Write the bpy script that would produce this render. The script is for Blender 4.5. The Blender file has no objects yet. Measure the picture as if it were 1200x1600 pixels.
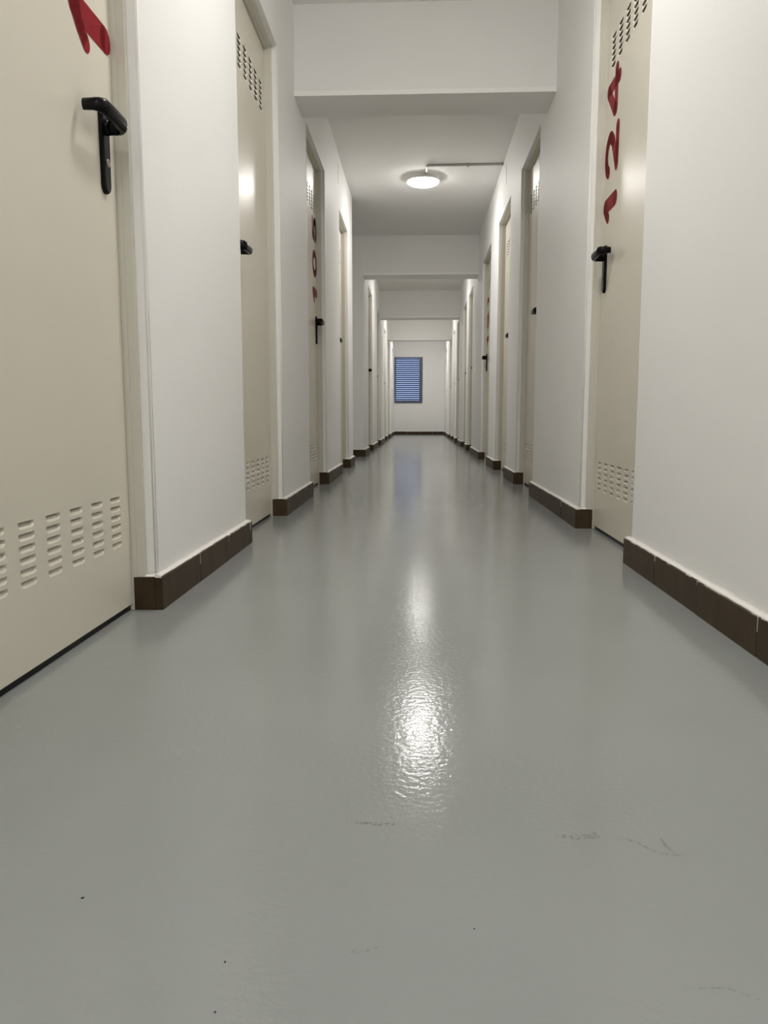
import bpy, math, random
from mathutils import Vector, Matrix

C = bpy.context.scene
COL = C.collection
random.seed(7)
PI = math.pi

# ------------------------------------------------------------------ camera
W_PX, H_PX, F_PX = 1200.0, 1600.0, 1200.0
VPX, VPY = 653.5, 651.0                       # vanishing point of the corridor axis
CAM_H = 0.45
cam_d = bpy.data.cameras.new('camera')
cam = bpy.data.objects.new('camera', cam_d)
COL.objects.link(cam)
C.camera = cam
cam_d.sensor_fit = 'VERTICAL'
cam_d.sensor_height = 36.0
cam_d.lens = 36.0 * F_PX / H_PX
cam_d.clip_start = 0.02
cam_d.clip_end = 200
_fc = Vector((VPX - W_PX / 2, -(VPY - H_PX / 2), -F_PX)).normalized()   # corridor axis in camera axes
_up = Vector((0, -_fc.z, _fc.y)).normalized()                            # world up, no roll
_rt = _fc.cross(_up).normalized()
cam.matrix_world = Matrix.Translation((0, 0, CAM_H)) @ Matrix((_rt, _fc, _up)).to_4x4()

# ------------------------------------------------------------------ world, exposure
world = bpy.data.worlds.new('sky')
C.world = world
world.use_nodes = True
bg = world.node_tree.nodes['Background']
bg.inputs[0].default_value = (0.40, 0.49, 0.72, 1)
bg.inputs[1].default_value = 0.27
C.view_settings.view_transform = 'Standard'
C.view_settings.look = 'None'
C.view_settings.gamma = 1.0
C.view_settings.use_curve_mapping = False
C.view_settings.exposure = 2.31
C.cycles.max_bounces = 14
C.cycles.diffuse_bounces = 10
C.cycles.glossy_bounces = 6
C.cycles.sample_clamp_indirect = 6.0
C.cycles.use_denoising = True
LAMP_STRENGTH = 16.5
LAMP_COLOR = (1.0, 0.975, 0.935)

# ------------------------------------------------------------------ dimensions
XL, XR = -0.612, 0.655                        # wall faces
ZC = 2.418                                    # ceiling
Y0, Y1 = -4.2, 19.5                           # corridor ends
DOOR_TOP = 2.022
WT = 0.25                                     # wall thickness
REC = 0.055                                   # leaf set back from the wall face
# opening start, opening end, handle at the far end?, number
LEFT = [(0.985, 1.747, True, '103'), (2.704, 3.469, False, '104'), (4.344, 5.144, True, '105'),
        (6.080, 6.778, False, '106'), (9.520, 10.285, True, '107'), (11.560, 12.300, False, None),
        (13.950, 14.750, False, None), (15.690, 16.450, False, None), (17.950, 18.700, False, None)]
RIGHT = [(2.369, 3.127, True, '124'), (4.434, 5.190, False, '123'), (5.780, 6.585, False, '122'),
         (7.270, 8.200, True, '121'), (9.580, 10.320, False, '120'), (10.800, 11.600, False, None),
         (12.680, 13.400, False, None), (14.200, 14.960, False, None), (15.600, 16.350, False, None),
         (18.050, 18.800, False, None)]
GROW = 0.008                                  # openings are a little wider than the clear width between skirtings
LEFT = [(p - GROW, q + GROW, *o) for p, q, *o in LEFT]
RIGHT = [(p - GROW, q + GROW, *o) for p, q, *o in RIGHT]
NICHE = (7.245, 8.700)
NICHE_X = -1.95
BEAMS = [(3.945, 4.215), (8.720, 9.010), (12.420, 12.720), (16.000, 16.270)]
BEAM_Z = 2.000
SK_H, SK_T, SK_L = 0.078, 0.017, 0.316        # skirting tile height, thickness, length

# ------------------------------------------------------------------ helpers
class MB:
    def __init__(s):
        s.v, s.f, s.sm = [], [], []
    def face(s, *pts, smooth=False):
        i = len(s.v)
        s.v += [tuple(p) for p in pts]
        s.f.append(tuple(range(i, i + len(pts))))
        s.sm.append(smooth)
    def box(s, a, b):
        x0, y0, z0 = a; x1, y1, z1 = b
        i = len(s.v)
        s.v += [(x0, y0, z0), (x1, y0, z0), (x1, y1, z0), (x0, y1, z0), (x0, y0, z1), (x1, y0, z1), (x1, y1, z1), (x0, y1, z1)]
        for q in ((0, 3, 2, 1), (4, 5, 6, 7), (0, 1, 5, 4), (1, 2, 6, 5), (2, 3, 7, 6), (3, 0, 4, 7)):
            s.f.append(tuple(i + k for k in q)); s.sm.append(False)
    def grid(s, rows, closed=True, cap=True, smooth=True):
        """rows of rings joined into a tube"""
        i = len(s.v); n = len(rows[0])
        for r in rows:
            s.v += [tuple(p) for p in r]
        for a in range(len(rows) - 1):
            for b in range(n if closed else n - 1):
                c = (b + 1) % n
                s.f.append((i + a * n + b, i + a * n + c, i + (a + 1) * n + c, i + (a + 1) * n + b)); s.sm.append(smooth)
        if cap:
            s.f.append(tuple(i + k for k in reversed(range(n)))); s.sm.append(False)
            s.f.append(tuple(i + (len(rows) - 1) * n + k for k in range(n))); s.sm.append(False)
    def tube(s, pts, ru, rv, n=12, up=(0, 0, 1), taper=None):
        """sweep an ellipse (ru across, rv along up) over a polyline"""
        pts = [Vector(p) for p in pts]; rows = []
        for k, p in enumerate(pts):
            d = (pts[min(k + 1, len(pts) - 1)] - pts[max(k - 1, 0)]).normalized()
            u = Vector(up)
            u = (u - d * u.dot(d)).normalized()
            w = d.cross(u)
            t = taper[k] if taper else 1.0
            rows.append([p + w * (ru * t * math.cos(2 * PI * j / n)) + u * (rv * t * math.sin(2 * PI * j / n)) for j in range(n)])
        s.grid(rows)
    def lathe(s, prof, n=48, smooth=True):
        rows = [[(r * math.cos(2 * PI * j / n), r * math.sin(2 * PI * j / n), z) for j in range(n)] for r, z in prof]
        s.grid(rows, smooth=smooth)
    def mesh(s, name, mat):
        me = bpy.data.meshes.new(name)
        me.from_pydata(s.v, [], s.f)
        me.polygons.foreach_set('use_smooth', s.sm)
        me.materials.append(mat)
        me.update()
        return me
    def build(s, name, mat, parent=None, loc=None):
        return link(name, s.mesh(name, mat), parent, loc)

def link(name, me, parent=None, loc=None):
    o = bpy.data.objects.new(name, me)
    COL.objects.link(o)
    if parent: o.parent = parent
    if loc is not None: o.location = loc
    return o

def bevel(o, w, seg=2):
    m = o.modifiers.new('edge', 'BEVEL'); m.width = w; m.segments = seg; m.limit_method = 'ANGLE'
    return o

def empty(name, loc=(0, 0, 0), rz=0.0):
    o = bpy.data.objects.new(name, None)
    COL.objects.link(o); o.location = loc; o.rotation_euler = (0, 0, rz)
    o.empty_display_size = 0.1
    return o

def tag(o, label=None, cat=None, group=None, kind=None):
    if label: o['label'] = label
    if cat: o['category'] = cat
    if group: o['group'] = group
    if kind: o['kind'] = kind
    return o

def mat(name, color, rough=0.5, spec=0.5, metallic=0.0):
    m = bpy.data.materials.new(name); m.use_nodes = True
    b = m.node_tree.nodes['Principled BSDF']
    b.inputs['Base Color'].default_value = (*color, 1)
    b.inputs['Roughness'].default_value = rough
    b.inputs['Specular IOR Level'].default_value = spec
    b.inputs['Metallic'].default_value = metallic
    return m, m.node_tree, b

def mottled(nt, b, color, amount, scale, detail=4.0, coords='Object', stretch=(1, 1, 1)):
    """base colour varied by a noise"""
    tc = nt.nodes.new('ShaderNodeTexCoord'); mp = nt.nodes.new('ShaderNodeMapping')
    mp.inputs['Scale'].default_value = stretch
    nz = nt.nodes.new('ShaderNodeTexNoise'); nz.inputs['Scale'].default_value = scale; nz.inputs['Detail'].default_value = detail
    cr = nt.nodes.new('ShaderNodeValToRGB')
    cr.color_ramp.elements[0].position = 0.3; cr.color_ramp.elements[1].position = 0.7
    cr.color_ramp.elements[0].color = (*[c * (1 - amount) for c in color], 1)
    cr.color_ramp.elements[1].color = (*[min(1, c * (1 + amount)) for c in color], 1)
    nt.links.new(tc.outputs[coords], mp.inputs[0]); nt.links.new(mp.outputs[0], nz.inputs['Vector'])
    nt.links.new(nz.outputs['Fac'], cr.inputs[0]); nt.links.new(cr.outputs[0], b.inputs['Base Color'])
    return tc, mp, nz

def bumped(nt, b, scale, strength, dist=0.002, detail=3.0):
    tc = nt.nodes.new('ShaderNodeTexCoord')
    nz = nt.nodes.new('ShaderNodeTexNoise'); nz.inputs['Scale'].default_value = scale; nz.inputs['Detail'].default_value = detail
    bp = nt.nodes.new('ShaderNodeBump'); bp.inputs['Strength'].default_value = strength; bp.inputs['Distance'].default_value = dist
    nt.links.new(tc.outputs['Object'], nz.inputs['Vector']); nt.links.new(nz.outputs['Fac'], bp.inputs['Height'])
    nt.links.new(bp.outputs[0], b.inputs['Normal'])

# ------------------------------------------------------------------ materials
M = {}
m, nt, b = mat('white_wall_paint', (0.875, 0.87, 0.86), 0.55, 0.35)
mottled(nt, b, (0.875, 0.87, 0.86), 0.015, 1.3); bumped(nt, b, 9, 0.25, 0.004, 5); M['wall'] = m
m, nt, b = mat('white_ceiling_paint', (0.84, 0.835, 0.82), 0.8, 0.3)
mottled(nt, b, (0.84, 0.835, 0.82), 0.02, 1.0); bumped(nt, b, 14, 0.2, 0.003, 4); M['ceiling'] = m
m, nt, b = mat('grey_floor_paint', (0.292, 0.306, 0.299), 0.14, 0.31)
mottled(nt, b, (0.286, 0.300, 0.293), 0.035, 2.2, 6)
bumped(nt, b, 110, 1.0, 0.0004, 2); M['floor'] = m
m, nt, b = mat('cream_door_paint', (0.70, 0.66, 0.565), 0.33, 0.5)
mottled(nt, b, (0.70, 0.66, 0.565), 0.02, 2.0); bumped(nt, b, 160, 0.05, 0.0006, 2); M['door'] = m
m, nt, b = mat('cream_frame_paint', (0.62, 0.60, 0.53), 0.35, 0.5)
mottled(nt, b, (0.62, 0.60, 0.53), 0.02, 3.0); M['frame'] = m
m, nt, b = mat('black_handle_plastic', (0.003, 0.003, 0.0035), 0.27, 0.14); M['black'] = m
m, nt, b = mat('worn_handle_metal', (0.30, 0.28, 0.26), 0.4, 0.5, 0.6); M['wear'] = m
m, nt, b = mat('red_number_vinyl', (0.25, 0.006, 0.014), 0.5, 0.12); M['red'] = m
m, nt, b = mat('brown_skirting_tile', (0.050, 0.031, 0.015), 0.5, 0.25)
mottled(nt, b, (0.050, 0.031, 0.015), 0.30, 22, 8, stretch=(1, 1, 0.35)); bumped(nt, b, 60, 0.15, 0.001); M['tile'] = m
m, nt, b = mat('white_sealant', (0.83, 0.81, 0.77), 0.6, 0.3)
bumped(nt, b, 70, 0.5, 0.003, 5); M['seal'] = m
m, nt, b = mat('white_bead_paint', (0.86, 0.855, 0.84), 0.3, 0.5); M['gloss'] = m
m, nt, b = mat('dark_grit', (0.02, 0.018, 0.016), 0.6); M['grit'] = m
m, nt, b = mat('white_corner_bead', (0.93, 0.93, 0.92), 0.5); M['bead'] = m
m, nt, b = mat('white_lamp_plastic', (0.78, 0.77, 0.74), 0.4); M['lampbase'] = m
m, nt, b = mat('grey_conduit_plastic', (0.42, 0.42, 0.40), 0.5); M['conduit'] = m
m, nt, b = mat('blue_grey_aluminium', (0.10, 0.115, 0.16), 0.45, 0.5); M['alu'] = m
m, nt, b = mat('louvre_blade_paint', (0.09, 0.115, 0.22), 0.5, 0.3); M['slat'] = m
m, nt, b = mat('window_glass', (0.85, 0.9, 1.0), 0.02)
b.inputs['Transmission Weight'].default_value = 1.0; b.inputs['IOR'].default_value = 1.1; M['glass'] = m
m, nt, b = mat('grey_plaster_joint', (0.45, 0.44, 0.42), 0.8); M['joint'] = m  # plain grey of the hairline joints
m, nt, b = mat('lamp_diffuser', (0.9, 0.9, 0.9), 0.4)
b.inputs['Emission Color'].default_value = (*LAMP_COLOR, 1); b.inputs['Emission Strength'].default_value = LAMP_STRENGTH; M['glow'] = m
m = m.copy(); m.node_tree.nodes['Principled BSDF'].inputs['Emission Strength'].default_value = LAMP_STRENGTH * 0.75; M['glow_weak'] = m   # diffuser dimmed to darken the bay before the third beam
# scuffs: soft dark smears on the paint, broken up by a noise
m, nt, b = mat('scuff_rubber', (0.12, 0.12, 0.115), 0.4)
tr = nt.nodes.new('ShaderNodeBsdfTransparent'); mx = nt.nodes.new('ShaderNodeMixShader')
tc = nt.nodes.new('ShaderNodeTexCoord'); nz = nt.nodes.new('ShaderNodeTexNoise'); nz.inputs['Scale'].default_value = 260
nz.inputs['Detail'].default_value = 4
mr = nt.nodes.new('ShaderNodeMapRange'); mr.inputs[1].default_value = 0.42; mr.inputs[2].default_value = 0.75; mr.inputs[3].default_value = 0.0; mr.inputs[4].default_value = 0.5
nt.links.new(tc.outputs['Object'], nz.inputs['Vector']); nt.links.new(nz.outputs['Fac'], mr.inputs[0])
nt.links.new(mr.outputs[0], mx.inputs[0]); nt.links.new(tr.outputs[0], mx.inputs[1]); nt.links.new(b.outputs[0], mx.inputs[2])
nt.links.new(mx.outputs[0], nt.nodes['Material Output'].inputs[0]); M['scuff'] = m

# ------------------------------------------------------------------ room shell
def struct(o, label, cat):
    return tag(o, label, cat, kind='structure')

mb = MB(); mb.box((NICHE_X - 0.1, Y0, -0.1), (XR + WT, Y1 + 0.2, 0.0))
floor = struct(mb.build('floor', M['floor']), 'glossy grey painted floor running the length of the corridor', 'floor')
mb = MB(); mb.box((NICHE_X - 0.1, Y0, ZC), (XR + WT, Y1 + 0.2, ZC + 0.1))
struct(mb.build('ceiling', M['ceiling']), 'flat white ceiling of the corridor', 'ceiling')

def side_wall(name, xf, sgn, doors, gap=None):
    """wall whose face is at xf; sgn = outward direction; a closed recess behind each door"""
    a, c, d = xf, xf + sgn * (WT - 0.05), xf + sgn * WT
    lo, hi = (min(a, d), max(a, d))
    mb = MB(); y = Y0
    stops = [(p, q, 'door') for p, q, *_ in doors] + ([(gap[0], gap[1], 'gap')] if gap else [])
    for p, q, k in sorted(stops):
        mb.box((lo, y, 0), (hi, p, ZC))
        if k == 'door':
            mb.box((lo, p, DOOR_TOP), (hi, q, ZC))
            mb.box((min(c, d), p, 0), (max(c, d), q, DOOR_TOP))
        y = q
    mb.box((lo, y, 0), (hi, Y1, ZC))
    return mb.build(name, M['wall'])

wall_left = struct(side_wall('wall_left', XL, -1, LEFT, NICHE), 'white left wall of the corridor, broken by doors and a niche', 'wall')
wall_right = struct(side_wall('wall_right', XR, 1, RIGHT), 'white right wall of the corridor with a row of doors', 'wall')
mb = MB(); mb.box((XL - WT, Y0 - 0.1, 0), (XR + WT, Y0, ZC))
struct(mb.build('wall_back', M['wall']), 'white wall closing the corridor behind the viewer', 'wall')
# niche on the left
mb = MB()
mb.box((NICHE_X - 0.1, NICHE[0] - 0.1, 0), (NICHE_X, NICHE[1] + 0.1, ZC))
mb.box((NICHE_X, NICHE[0] - 0.1, 0), (XL - WT, NICHE[0], ZC))
mb.box((NICHE_X, NICHE[1], 0), (XL - WT, NICHE[1] + 0.1, ZC))
struct(mb.build('wall_niche', M['wall']), 'white walls of the side niche opening off the left wall', 'wall')
# end wall around the window
WX0, WX1, WZ0, WZ1 = XL + 0.012, 0.103, 0.785, 1.925
mb = MB()
mb.box((XL - WT, Y1, 0), (WX0, Y1 + 0.2, ZC)); mb.box((WX1, Y1, 0), (XR + WT, Y1 + 0.2, ZC))
mb.box((WX0, Y1, 0), (WX1, Y1 + 0.2, WZ0)); mb.box((WX0, Y1, WZ1), (WX1, Y1 + 0.2, ZC))
struct(mb.build('wall_end', M['wall']), 'white wall at the far end of the corridor holding the louvred window', 'wall')

BEAM_WORDS = ['nearest, largest white ceiling beam crossing above the second left door',
              'second white ceiling beam, beyond the lit ceiling lamp',
              'third white ceiling beam, small and far down the corridor',
              'farthest white ceiling beam, just in front of the end window']
for k, (p, q) in enumerate(BEAMS):
    mb = MB(); mb.box((XL, p, BEAM_Z), (XR, q, ZC))
    o = struct(mb.build('ceiling_beam', M['wall']), BEAM_WORDS[k], 'beam')
    mb = MB(); mb.box((XL, p - 0.004, BEAM_Z), (XR, p, BEAM_Z + 0.022))
    mb.build('corner_bead', M['bead'], o)

# rounded plaster beads on the vertical corners of the door openings
for wall, x, sg, doors in ((wall_left, XL, 1, LEFT), (wall_right, XR, -1, RIGHT)):
    for p, q, *_ in doors:
        for y, d in ((p, -1), (q, 1)):
            mb = MB(); c = (x - sg * 0.0042, y + d * 0.0042); rr = 0.0050
            mb.grid([[(c[0] + rr * math.cos(2 * PI * j / 16), c[1] + rr * math.sin(2 * PI * j / 16), z) for j in range(16)] for z in (SK_H, DOOR_TOP)])
            mb.build('corner_bead', M['gloss'], wall)

# hairline plaster joints high on the walls
for wall, x, sg, y, z0, z1 in ((wall_left, XL, 1, 6.02, 2.19, 2.335), (wall_right, XR, -1, 6.09, 2.19, 2.335), (wall_right, XR, -1, 4.70, 2.23, 2.335)):
    mb = MB(); mb.box((min(x, x + sg * 0.0012), y, z0), (max(x, x + sg * 0.0012), y + 0.008, z1))
    mb.build('plaster_joint', M['joint'], wall)

# ------------------------------------------------------------------ skirting
def run(root, p, q, along, tiles, bead, first):
    """skirting from p to q; along = (origin xy, direction xy, outward xy)"""
    (ox, oy), (dx, dy), (nx, ny) = along
    L = q - p; t = 0.0; cuts = []
    if first == 'end':
        t = L
        while t > 0.02:
            s = max(0.0, t - SK_L); cuts.append((s, t)); t = s
    else:
        while t < L - 0.02:
            s = min(L, t + SK_L); cuts.append((t, s)); t = s
    def P(a, n, z):
        s_ = p + a
        return (ox + dx * s_ + nx * n, oy + dy * s_ + ny * n, z)
    for a, c in cuts:
        mb = MB(); g = 0.0008; th = SK_T + random.uniform(-0.0006, 0.0006); h = SK_H + random.uniform(-0.001, 0.001)
        a2, c2 = a + g, c - g
        e = 0.002                                                        # eased top edge
        pr = [(0, 0), (th, 0), (th, h - e), (th - e, h), (0, h)]
        A = [P(a2, n, z) for n, z in pr]; B = [P(c2, n, z) for n, z in pr]
        mb.grid([A, B], smooth=False)
        mb.build('skirting_tile', M['tile'], root)
    for a, c in cuts:                              # grout nicks between the tiles
        if min(a, c) > 0.02:
            zt_ = SK_H - random.uniform(0.010, 0.034)
            A = [P(min(a, c) - 0.0009, n, z) for n, z in ((0, zt_), (SK_T + 0.0004, zt_ + 0.004), (SK_T + 0.0004, SK_H), (0, SK_H))]
            B = [P(min(a, c) + 0.0009, n, z) for n, z in ((0, zt_), (SK_T + 0.0004, zt_ + 0.004), (SK_T + 0.0004, SK_H), (0, SK_H))]
            bead.grid([A, B], smooth=False)
    # wavy painted sealant bead on the top edge
    n_ = max(2, int(L / 0.02)); rows = []
    for k in range(n_ + 1):
        a = L * k / n_
        w = SK_T - 0.001 + random.uniform(-0.0015, 0.001); hh = 0.007 + random.uniform(-0.0015, 0.0015)
        rows.append([P(a, 0, SK_H - 0.001), P(a, w, SK_H - 0.0012 - random.uniform(0, 0.0012)), P(a, w * 0.75, SK_H + hh * 0.45), P(a, 0, SK_H + hh)])
    bead.grid(rows, smooth=True)

RET = 0.003                                    # the returns pack out past the door frame
def side_skirting(name, label, x, sg, doors, gap=None):
    root = struct(empty(name, (0, 0, 0)), label, 'baseboard')
    bead = MB()
    stops = sorted([(p, q, 'door') for p, q, *_ in doors] + ([(gap[0], gap[1], 'gap')] if gap else []))
    y = Y0
    for i, (p, q, k) in enumerate(stops + [(Y1, None, 'end')]):
        ov0 = 0.0 if i == 0 or stops[i - 1][2] == 'gap' else RET + SK_T
        ov1 = RET + SK_T if k == 'door' else 0.0
        run(root, y - ov0, p + ov1, ((x, 0), (0, 1), (sg, 0)), None, bead, 'end' if i == 0 else 'start')
        d = REC - 0.004
        if k == 'door':                                                # short returns into the reveal
            run(root, SK_T, d + SK_T, ((x + sg * SK_T, p + RET), (-sg, 0), (0, 1)), None, bead, 'start')
            run(root, SK_T, d + SK_T, ((x + sg * SK_T, q - RET), (-sg, 0), (0, -1)), None, bead, 'start')
        elif k == 'gap':
            L = abs(NICHE_X - x)
            run(root, 0, L + SK_T, ((x + sg * SK_T, p), (-sg, 0), (0, 1)), None, bead, 'start')
            run(root, 0, L + SK_T, ((x + sg * SK_T, q), (-sg, 0), (0, -1)), None, bead, 'start')
            run(root, p + SK_T, q - SK_T, ((NICHE_X, 0), (0, 1), (1, 0)), None, bead, 'start')
        if q: y = q
    bead.build('sealant_bead', M['seal'], root)
side_skirting('baseboard_left', 'brown tiled skirting along the left wall with white sealant edge', XL, 1, LEFT, NICHE)
side_skirting('baseboard_right', 'brown tiled skirting along the right wall with white sealant edge', XR, -1, RIGHT)
root = struct(empty('baseboard_end'), 'dark brown tiled skirting under the window on the end wall', 'baseboard')
bead = MB(); run(root, XL + SK_T, XR - SK_T, ((0, Y1), (1, 0), (0, -1)), None, bead, 'start'); bead.build('sealant_bead', M['seal'], root)

# ------------------------------------------------------------------ doors
LV_W, LV_H, LV_PZ, LV_PY, LV_N, LV_R = 0.055, 0.0125, 0.0202, 0.097, 7, 6
LV_Z = (0.172 - 0.0125, 1.727)                # lower edge of the lowest slot of both grilles

def louvre_faces(mb, y=0.0, z=0.0, x=0.0):
    """one slot pressed inwards out of the door sheet, open along its top edge"""
    w, h, d, hs, c, k = LV_W, LV_H, 0.0072, 0.0093, 0.007, 0.0045
    V = lambda a, dep, zz: (x - dep, y + a, z + zz)
    E, F_, G, H = V(c, 0, 0), V(w - c, 0, 0), V(0.003, d, hs), V(w - 0.003, d, hs)
    A, B, J, K, D, Cc = V(0, 0, 0), V(w, 0, 0), V(0, 0, k), V(w, 0, k), V(0, 0, h), V(w, 0, h)
    mb.face(E, F_, H, G)
    mb.face(A, E, J); mb.face(B, K, F_)
    mb.face(J, E, G); mb.face(J, G, D); mb.face(F_, K, H); mb.face(K, Cc, H)
mb = MB(); louvre_faces(mb); LOUVRE = mb.mesh('louvre', M['door'])

def louvre_spots(hw):
    lw = (LV_N - 1) * LV_PY + LV_W
    n = LV_N if 2 * hw > lw + 0.05 else LV_N - 1
    lw = (n - 1) * LV_PY + LV_W
    ys = [-lw / 2 + LV_PY * k for k in range(n)]
    zs = [z0 + LV_PZ * k for z0 in LV_Z for k in range(LV_R)]
    return ys, zs

def leaf_mesh(hw, z0, z1, ys, zs):
    mb = MB()
    yl = sorted([-hw, hw] + [v for y in ys for v in (y, y + LV_W)])
    zl = sorted([z0, z1] + [v for z in zs for v in (z, z + LV_H)])
    sy, sz = {round(y, 5) for y in ys}, {round(z, 5) for z in zs}
    for a in range(len(yl) - 1):
        for c in range(len(zl) - 1):
            if round(yl[a], 5) in sy and round(zl[c], 5) in sz: continue
            mb.face((0, yl[a], zl[c]), (0, yl[a + 1], zl[c]), (0, yl[a + 1], zl[c + 1]), (0, yl[a], zl[c + 1]))
    t = -0.042
    mb.face((0, -hw, z0), (0, -hw, z1), (t, -hw, z1), (t, -hw, z0)); mb.face((0, hw, z0), (t, hw, z0), (t, hw, z1), (0, hw, z1))
    mb.face((0, -hw, z0), (t, -hw, z0), (t, hw, z0), (0, hw, z0)); mb.face((0, -hw, z1), (0, hw, z1), (t, hw, z1), (t, -hw, z1))
    mb.face((t, -hw, z0), (t, -hw, z1), (t, hw, z1), (t, hw, z0))
    return mb

# digits as strokes, (a, b): a along the reading direction, b up the digit, height 1
def arc(cx, cy, rx, ry, a0, a1, n=12):
    return [(cx + rx * math.cos(math.radians(a0 + (a1 - a0) * k / n)), cy + ry * math.sin(math.radians(a0 + (a1 - a0) * k / n))) for k in range(n + 1)]
DIG = {
    '0': [arc(0, 0.5, 0.31, 0.39, 0, 360, 24)],
    '1': [[(0.0, 0.13), (0.0, 0.87)], [(-0.03, 0.88), (-0.14, 0.78), (-0.25, 0.64)]],
    '2': [arc(0, 0.65, 0.31, 0.25, 165, -20, 12) + [(0.18, 0.42), (-0.31, 0.12), (0.0, 0.11), (0.35, 0.11)]],
    '3': [arc(-0.02, 0.70, 0.27, 0.19, 150, -80, 10), arc(-0.02, 0.31, 0.30, 0.20, 85, -150, 12)],
    '4': [[(0.16, 0.11), (0.16, 0.89), (-0.33, 0.38), (-0.33, 0.31), (0.36, 0.31)]],
    '5': [[(0.28, 0.89), (-0.22, 0.89), (-0.26, 0.54)] + arc(-0.01, 0.36, 0.30, 0.25, 125, -145, 14)],
    '7': [[(-0.31, 0.89), (0.31, 0.89), (-0.06, 0.11)]],
    '6': [arc(0.0, 0.35, 0.30, 0.24, 0, 360, 20), [(-0.30, 0.37), (-0.22, 0.66), (0.12, 0.89)]],
}
def digit_mesh(ch, h=0.198):
    """flat vinyl digit turned a quarter to the left: reads upwards, top towards -y"""
    mb = MB(); off = 0.0009; n = 14
    def Q(a, b_, o=off): return (o, -(b_ - 0.5) * h, a * h)
    for st in DIG[ch]:
        sw = (0.14 if len(st) == 2 else 0.10) if ch == '1' else 0.115
        for k, (a, b_) in enumerate(st):
            mb.face(*[Q(a + sw * math.cos(2 * PI * j / n), b_ + sw * math.sin(2 * PI * j / n)) for j in reversed(range(n))])
            if k:
                pa, pb = st[k - 1]; l = math.hypot(a - pa, b_ - pb)
                if l < 1e-6: continue
                ux, uy = -(b_ - pb) / l * sw, (a - pa) / l * sw
                mb.face(Q(pa + ux, pb + uy), Q(a + ux, b_ + uy), Q(a - ux, b_ - uy), Q(pa - ux, pb - uy))
    return mb.mesh('number_digit', M['red'])
DIGIT = {}

HZ = 1.052                                     # lever height
def handle_parts(parent, s, yh, x0):
    """lever on a long plate; s = side of the handle (+1: towards +y)"""
    pl = MB()                                  # backplate, rounded lower end
    prof = []
    hw, zt, zb = 0.0185, HZ + 0.042, HZ - 0.134
    n = 10
    for k in range(n + 1):
        a = PI * k / n; prof.append((hw * math.cos(a), zt - 0.010 + 0.010 * math.sin(a)))
    for k in range(n + 1):
        a = PI + PI * k / n; prof.append((hw * 0.90 * math.cos(a), zb + hw + hw * math.sin(a)))
    th = 0.010
    inner = [(x0 + 0.0, y, z) for y, z in prof]
    mid = [(x0 + th * 0.7, y, z) for y, z in prof]
    cz = (zt + zb) / 2
    outer = [(x0 + th, y * 0.84, cz + (z - cz) * 0.97) for y, z in prof]
    pl.grid([[(a, yh + b_, c) for a, b_, c in r] for r in (inner, mid, outer)], smooth=False)
    h = pl.build('door_handle', M['black'], parent)
    lv = MB()
    out = x0 + 0.049; e = 0.016
    def bend(c, d0, d1, r, k=6):               # quarter bend from direction d0 to d1 about corner c
        c, d0, d1 = Vector(c), Vector(d0), Vector(d1)
        return [c - d0 * r * (1 - math.sin(PI / 2 * j / k)) + d1 * r * (1 - math.cos(PI / 2 * j / k)) for j in range(k + 1)]
    pts = [Vector((x0 + th - 0.002, yh, HZ)), Vector((x0 + 0.03, yh, HZ))]
    pts += bend((out, yh, HZ), (1, 0, 0), (0, -s, 0), e)
    pts += [Vector((out, yh - s * 0.06, HZ + 0.0015))]
    ye = yh - s * 0.118
    pts += bend((out, ye, HZ + 0.002), (0, -s, 0), (-1, 0, 0), 0.018)
    pts += [Vector((x0 + 0.012, ye, HZ + 0.002))]
    tp = [1.0] * len(pts)
    for j in range(len(pts) - 8, len(pts)): tp[j] = 1.0 - 0.32 * (j - len(pts) + 9) / 8
    lv.tube(pts, 0.0105, 0.0165, 16, taper=tp)
    lv.build('lever', M['black'], h)
    rs = MB()                                  # collar around the lever's neck
    rs.grid([[(x0 + d, yh + r * math.cos(2 * PI * j / 20), HZ + r * math.sin(2 * PI * j / 20)) for j in range(20)] for d, r in ((th - 0.002, 0.0165), (x0 * 0 + 0.016, 0.0155), (0.018, 0.013))])
    rs.build('collar', M['black'], h)
    ky = MB()                                  # key cylinder low on the plate
    kz = HZ - 0.072
    ky.grid([[(x0 + d, yh + r * math.cos(2 * PI * j / 16), kz + r * 1.0 * math.sin(2 * PI * j / 16)) for j in range(16)] for d, r in ((th - 0.002, 0.0085), (0.0125, 0.0082), (0.013, 0.006))])
    ky.build('key_cylinder', M['wear'], h)
    return h

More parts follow.
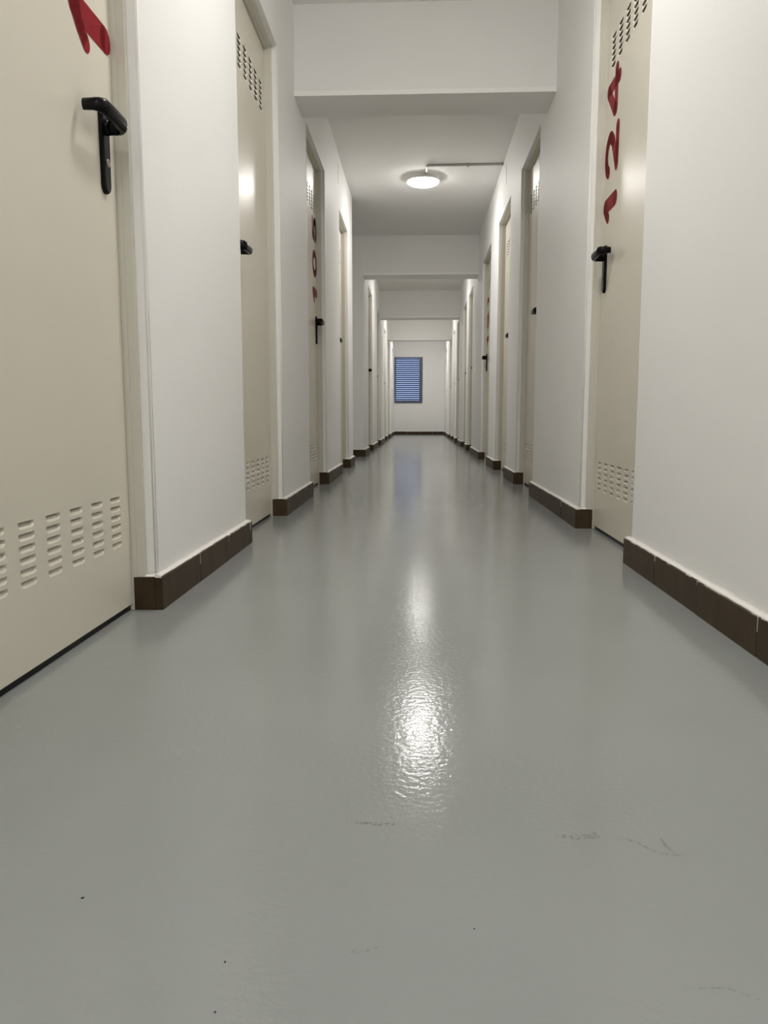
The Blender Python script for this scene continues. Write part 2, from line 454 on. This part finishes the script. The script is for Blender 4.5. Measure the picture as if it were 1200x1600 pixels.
def make_door(idx, side, p, q, far, num, label):
    w = q - p
    xw, rz = (XL, 0.0) if side == 'L' else (XR, PI)
    root = struct(empty('door_%d' % idx, (xw, (p + q) / 2, 0), rz), label, 'door')
    s = (1 if far else -1) * (1 if side == 'L' else -1)
    near = p < 6.0 and not (side == 'R' and p > 4)
    # frame: stepped metal jambs and head
    fr = MB(); h = w / 2; zt = DOOR_TOP
    for sg in (-1, 1):
        for x0, x1, t in ((-0.11, -0.0425, 0.019), (-0.0440, -0.0410, 0.0135), (-0.0425, -0.024, 0.0165)):
            ya, yb = sorted((sg * h, sg * (h - t)))
            fr.box((x0, ya, 0), (x1, yb, zt))
    for x0, x1, t in ((-0.11, -0.0425, 0.016), (-0.0425, -0.024, 0.010)):
        fr.box((x0, -h, zt - t), (x1, h, zt))
    fr.build('door_frame', M['frame'], root)
    # leaf
    hw = h - 0.0215; z0, z1 = 0.015, zt - 0.0195
    ys, zs = louvre_spots(hw)
    leaf = leaf_mesh(hw, z0, z1, ys, zs).build('door_leaf', M['door'], root, (-REC, 0, 0))
    sb = MB(); sb.box((-0.036, -hw, 0.0006), (-0.005, hw, z0 + 0.0004)); sb.build('door_gap_dark', M['black'], root, (-REC, 0, 0))  # black strip painting in the shade of the gap under the leaf
    if near:
        for y in ys:
            for z in zs:
                link('louvre', LOUVRE, root, (-REC, y, z))
    else:
        lm = MB()
        for y in ys:
            for z in zs: louvre_faces(lm, y, z)
        tag(lm.build('vent_louvres', M['door'], root, (-REC, 0, 0)), kind='stuff')
    handle_parts(root, s, s * (hw - 0.062), -REC)
    if num:
        for k, ch in enumerate(num):
            if ch not in DIGIT: DIGIT[ch] = digit_mesh(ch)
            zc = (1.240, 1.418, 1.626)[k]
            link('number_digit', DIGIT[ch], root, (-REC, s * (hw - 0.099), zc))
    return root

ORD = ['first', 'second', 'third', 'fourth', 'fifth', 'sixth', 'seventh', 'eighth', 'ninth', 'tenth']
LW = {0: 'cream metal door cut off by the left picture edge, red number and black lever',
      1: 'cream louvred door, second on the left, numbered 104, bright glare on its sheet',
      2: 'cream louvred door, third on the left, with red number 105'}
RW = {0: 'cream louvred door nearest on the right, with red number 124'}
n = 1
for k, (p, q, far, num) in enumerate(LEFT):
    lab = LW.get(k) or 'cream metal door with black lever, %s of the doors along the left wall' % ORD[k]
    make_door(n, 'L', p, q, far, num, lab); n += 1
for k, (p, q, far, num) in enumerate(RIGHT):
    lab = RW.get(k) or 'cream metal door with black lever, %s of the doors along the right wall' % ORD[k]
    make_door(n, 'R', p, q, far, num, lab); n += 1

# ------------------------------------------------------------------ end window
win = struct(empty('window_1', ((WX0 + WX1) / 2, Y1, WZ0)), 'louvred window glowing blue on the end wall', 'window')
def wbox(mb, x0, x1, y0, y1, z0, z1):
    cx = (WX0 + WX1) / 2
    mb.box((x0 - cx, y0, z0 - WZ0), (x1 - cx, y1, z1 - WZ0))
FL, FR_, FB, FT = 0.035, 0.085, 0.070, 0.022
mb = MB()
wbox(mb, WX0, WX0 + FL, -0.012, 0.10, WZ0, WZ1); wbox(mb, WX1 - FR_, WX1, -0.012, 0.10, WZ0, WZ1)
wbox(mb, WX0 + FL, WX1 - FR_, -0.012, 0.10, WZ0, WZ0 + FB); wbox(mb, WX0 + FL, WX1 - FR_, -0.005, 0.10, WZ1 - FT, WZ1)
mb.build('window_frame', M['alu'], win)
NS = 21; zi0, zi1 = WZ0 + FB, WZ1 - FT; pz = (zi1 - zi0) / NS
sl = MB(); hx = (WX1 - FR_ - WX0 - FL) / 2 - 0.001
ch_, an = 0.042, math.radians(38)
dy, dz = ch_ / 2 * math.cos(an), ch_ / 2 * math.sin(an)
ty, tz = 0.002 * math.sin(an), 0.002 * math.cos(an)
sec = [(-dy - ty, dz - tz), (dy - ty, -dz - tz), (dy + ty, -dz + tz), (-dy + ty, dz + tz)]
sl.grid([[(sx, a, c) for a, c in sec] for sx in (-hx, hx)], smooth=False)
SLAT = sl.mesh('louvre_blade', M['slat'])
cx = (WX0 + FL + WX1 - FR_) / 2 - (WX0 + WX1) / 2
for k in range(NS):
    link('louvre_blade', SLAT, win, (cx, 0.045, zi0 + pz * (k + 0.5) - WZ0))
mb = MB(); wbox(mb, WX0 + FL, WX1 - FR_, 0.088, 0.092, WZ0 + FB, WZ1 - FT); mb.build('pane', M['glass'], win)
mb = MB(); wbox(mb, XL + 0.001, WX1 + 0.002, -0.012, 0.0, WZ1 + 0.03, ZC - 0.002); mb.build('shutter_box', M['wall'], win)

# ------------------------------------------------------------------ ceiling lamps
def make_lamp(loc, label):
    root = tag(empty('ceiling_lamp', loc), label, 'lamp', 'round ceiling lamps along the corridor')
    mb = MB(); mb.lathe([(0.134, 0.0), (0.136, -0.004), (0.136, -0.026), (0.139, -0.030), (0.139, -0.036), (0.133, -0.038)])
    mb.build('lamp_base', M['lampbase'], root)
    mb = MB(); mb.lathe([(0.132, -0.0360), (0.130, -0.041), (0.122, -0.049), (0.106, -0.056), (0.080, -0.061), (0.050, -0.064), (0.018, -0.065)])
    mb.build('lamp_diffuser', M['glow'], root)
    return root
LAMPS = [(-2.9, 'unseen ceiling lamp added far behind the viewer to brighten the near walls'),  # added lamp, lifts the light on the lower near walls
         (-0.55, 'round white ceiling lamp just behind the viewer'),
         (2.10, 'round white ceiling lamp just in front of the nearest beam, above the picture'),
         (6.66, 'glowing round white ceiling lamp fed by a grey conduit'),
         (10.42, 'round white ceiling lamp hidden behind the second beam'),
         (14.40, 'round white ceiling lamp hidden behind the third beam'),
         (17.80, 'round white ceiling lamp hidden behind the farthest beam')]
proto = None
for y, lab in LAMPS:
    if proto is None:
        proto = make_lamp((0.03, y, ZC), lab)
    else:
        c = proto.copy(); COL.objects.link(c); c.location = (0.03, y, ZC); c['label'] = lab
        for ch in proto.children:
            d = ch.copy(); COL.objects.link(d); d.parent = c
            if y == 10.42 and d.name.startswith('lamp_diffuser'):
                d.data = d.data.copy(); d.data.materials[0] = M['glow_weak']

mb = MB()
zc = ZC - 0.009
YC = 6.335
pts = [Vector((XR, YC - 0.008, zc)), Vector((0.35, YC - 0.003, zc)), Vector((0.085, YC, zc))]
pts += [Vector((0.085 - 0.028 * math.sin(PI / 2 * k / 6), YC + 0.028 * (1 - math.cos(PI / 2 * k / 6)), zc)) for k in range(1, 7)]
pts += [Vector((0.056, YC + 0.10, zc)), Vector((0.055, YC + 0.195, zc))]
mb.tube(pts, 0.009, 0.009, 10)
con = tag(mb.build('cable_conduit', M['conduit']), 'thin grey conduit along the ceiling from right wall to lamp', 'conduit')
mb = MB(); mb.box((0.37, YC - 0.014, ZC - 0.021), (0.39, YC + 0.014, ZC)); mb.build('clip', M['conduit'], con)

# ------------------------------------------------------------------ scuffs and specks on the floor
def streak(pts, w):
    mb = MB(); rows = []
    pts = [Vector((x, y, 0.0004)) for x, y in pts]
    for k, pt in enumerate(pts):
        d = (pts[min(k + 1, len(pts) - 1)] - pts[max(k - 1, 0)]).normalized()
        nrm = Vector((-d.y, d.x, 0)); t = w * (0.25 + 0.75 * math.sin(PI * (k + 0.3) / (len(pts) - 0.4)))
        rows.append([pt - nrm * t, pt + nrm * t])
    mb.grid(rows, closed=False, cap=False)
    mb.build('scuff_mark', M['scuff'], floor)
streak([(-0.070, 0.806), (-0.045, 0.804), (-0.028, 0.803), (-0.015, 0.806)], 0.004)
streak([(0.218, 0.790), (0.236, 0.778), (0.248, 0.762), (0.262, 0.757), (0.275, 0.757)], 0.0022)
streak([(0.262, 0.787), (0.264, 0.775), (0.268, 0.760)], 0.0025)
streak([(0.220, 0.567), (0.234, 0.569), (0.248, 0.569), (0.268, 0.558)], 0.0012)
streak([(0.150, 0.787), (0.178, 0.787), (0.195, 0.790), (0.192, 0.800)], 0.006)
streak([(-0.055, 0.596), (-0.045, 0.600), (-0.030, 0.604)], 0.003)
for x, y, rr in ((-0.3135, 0.660, 0.0017), (-0.158, 0.581, 0.0010), (-0.152, 0.527, 0.0010), (0.052, 0.632, 0.0008)):
    mb = MB(); mb.grid([[(x + rr * f * math.cos(2 * PI * j / 10), y + rr * f * math.sin(2 * PI * j / 10), z) for j in range(10)] for f, z in ((1.0, 0.0002), (0.6, 0.0008))])
    mb.build('grit_speck', M['grit'], floor)
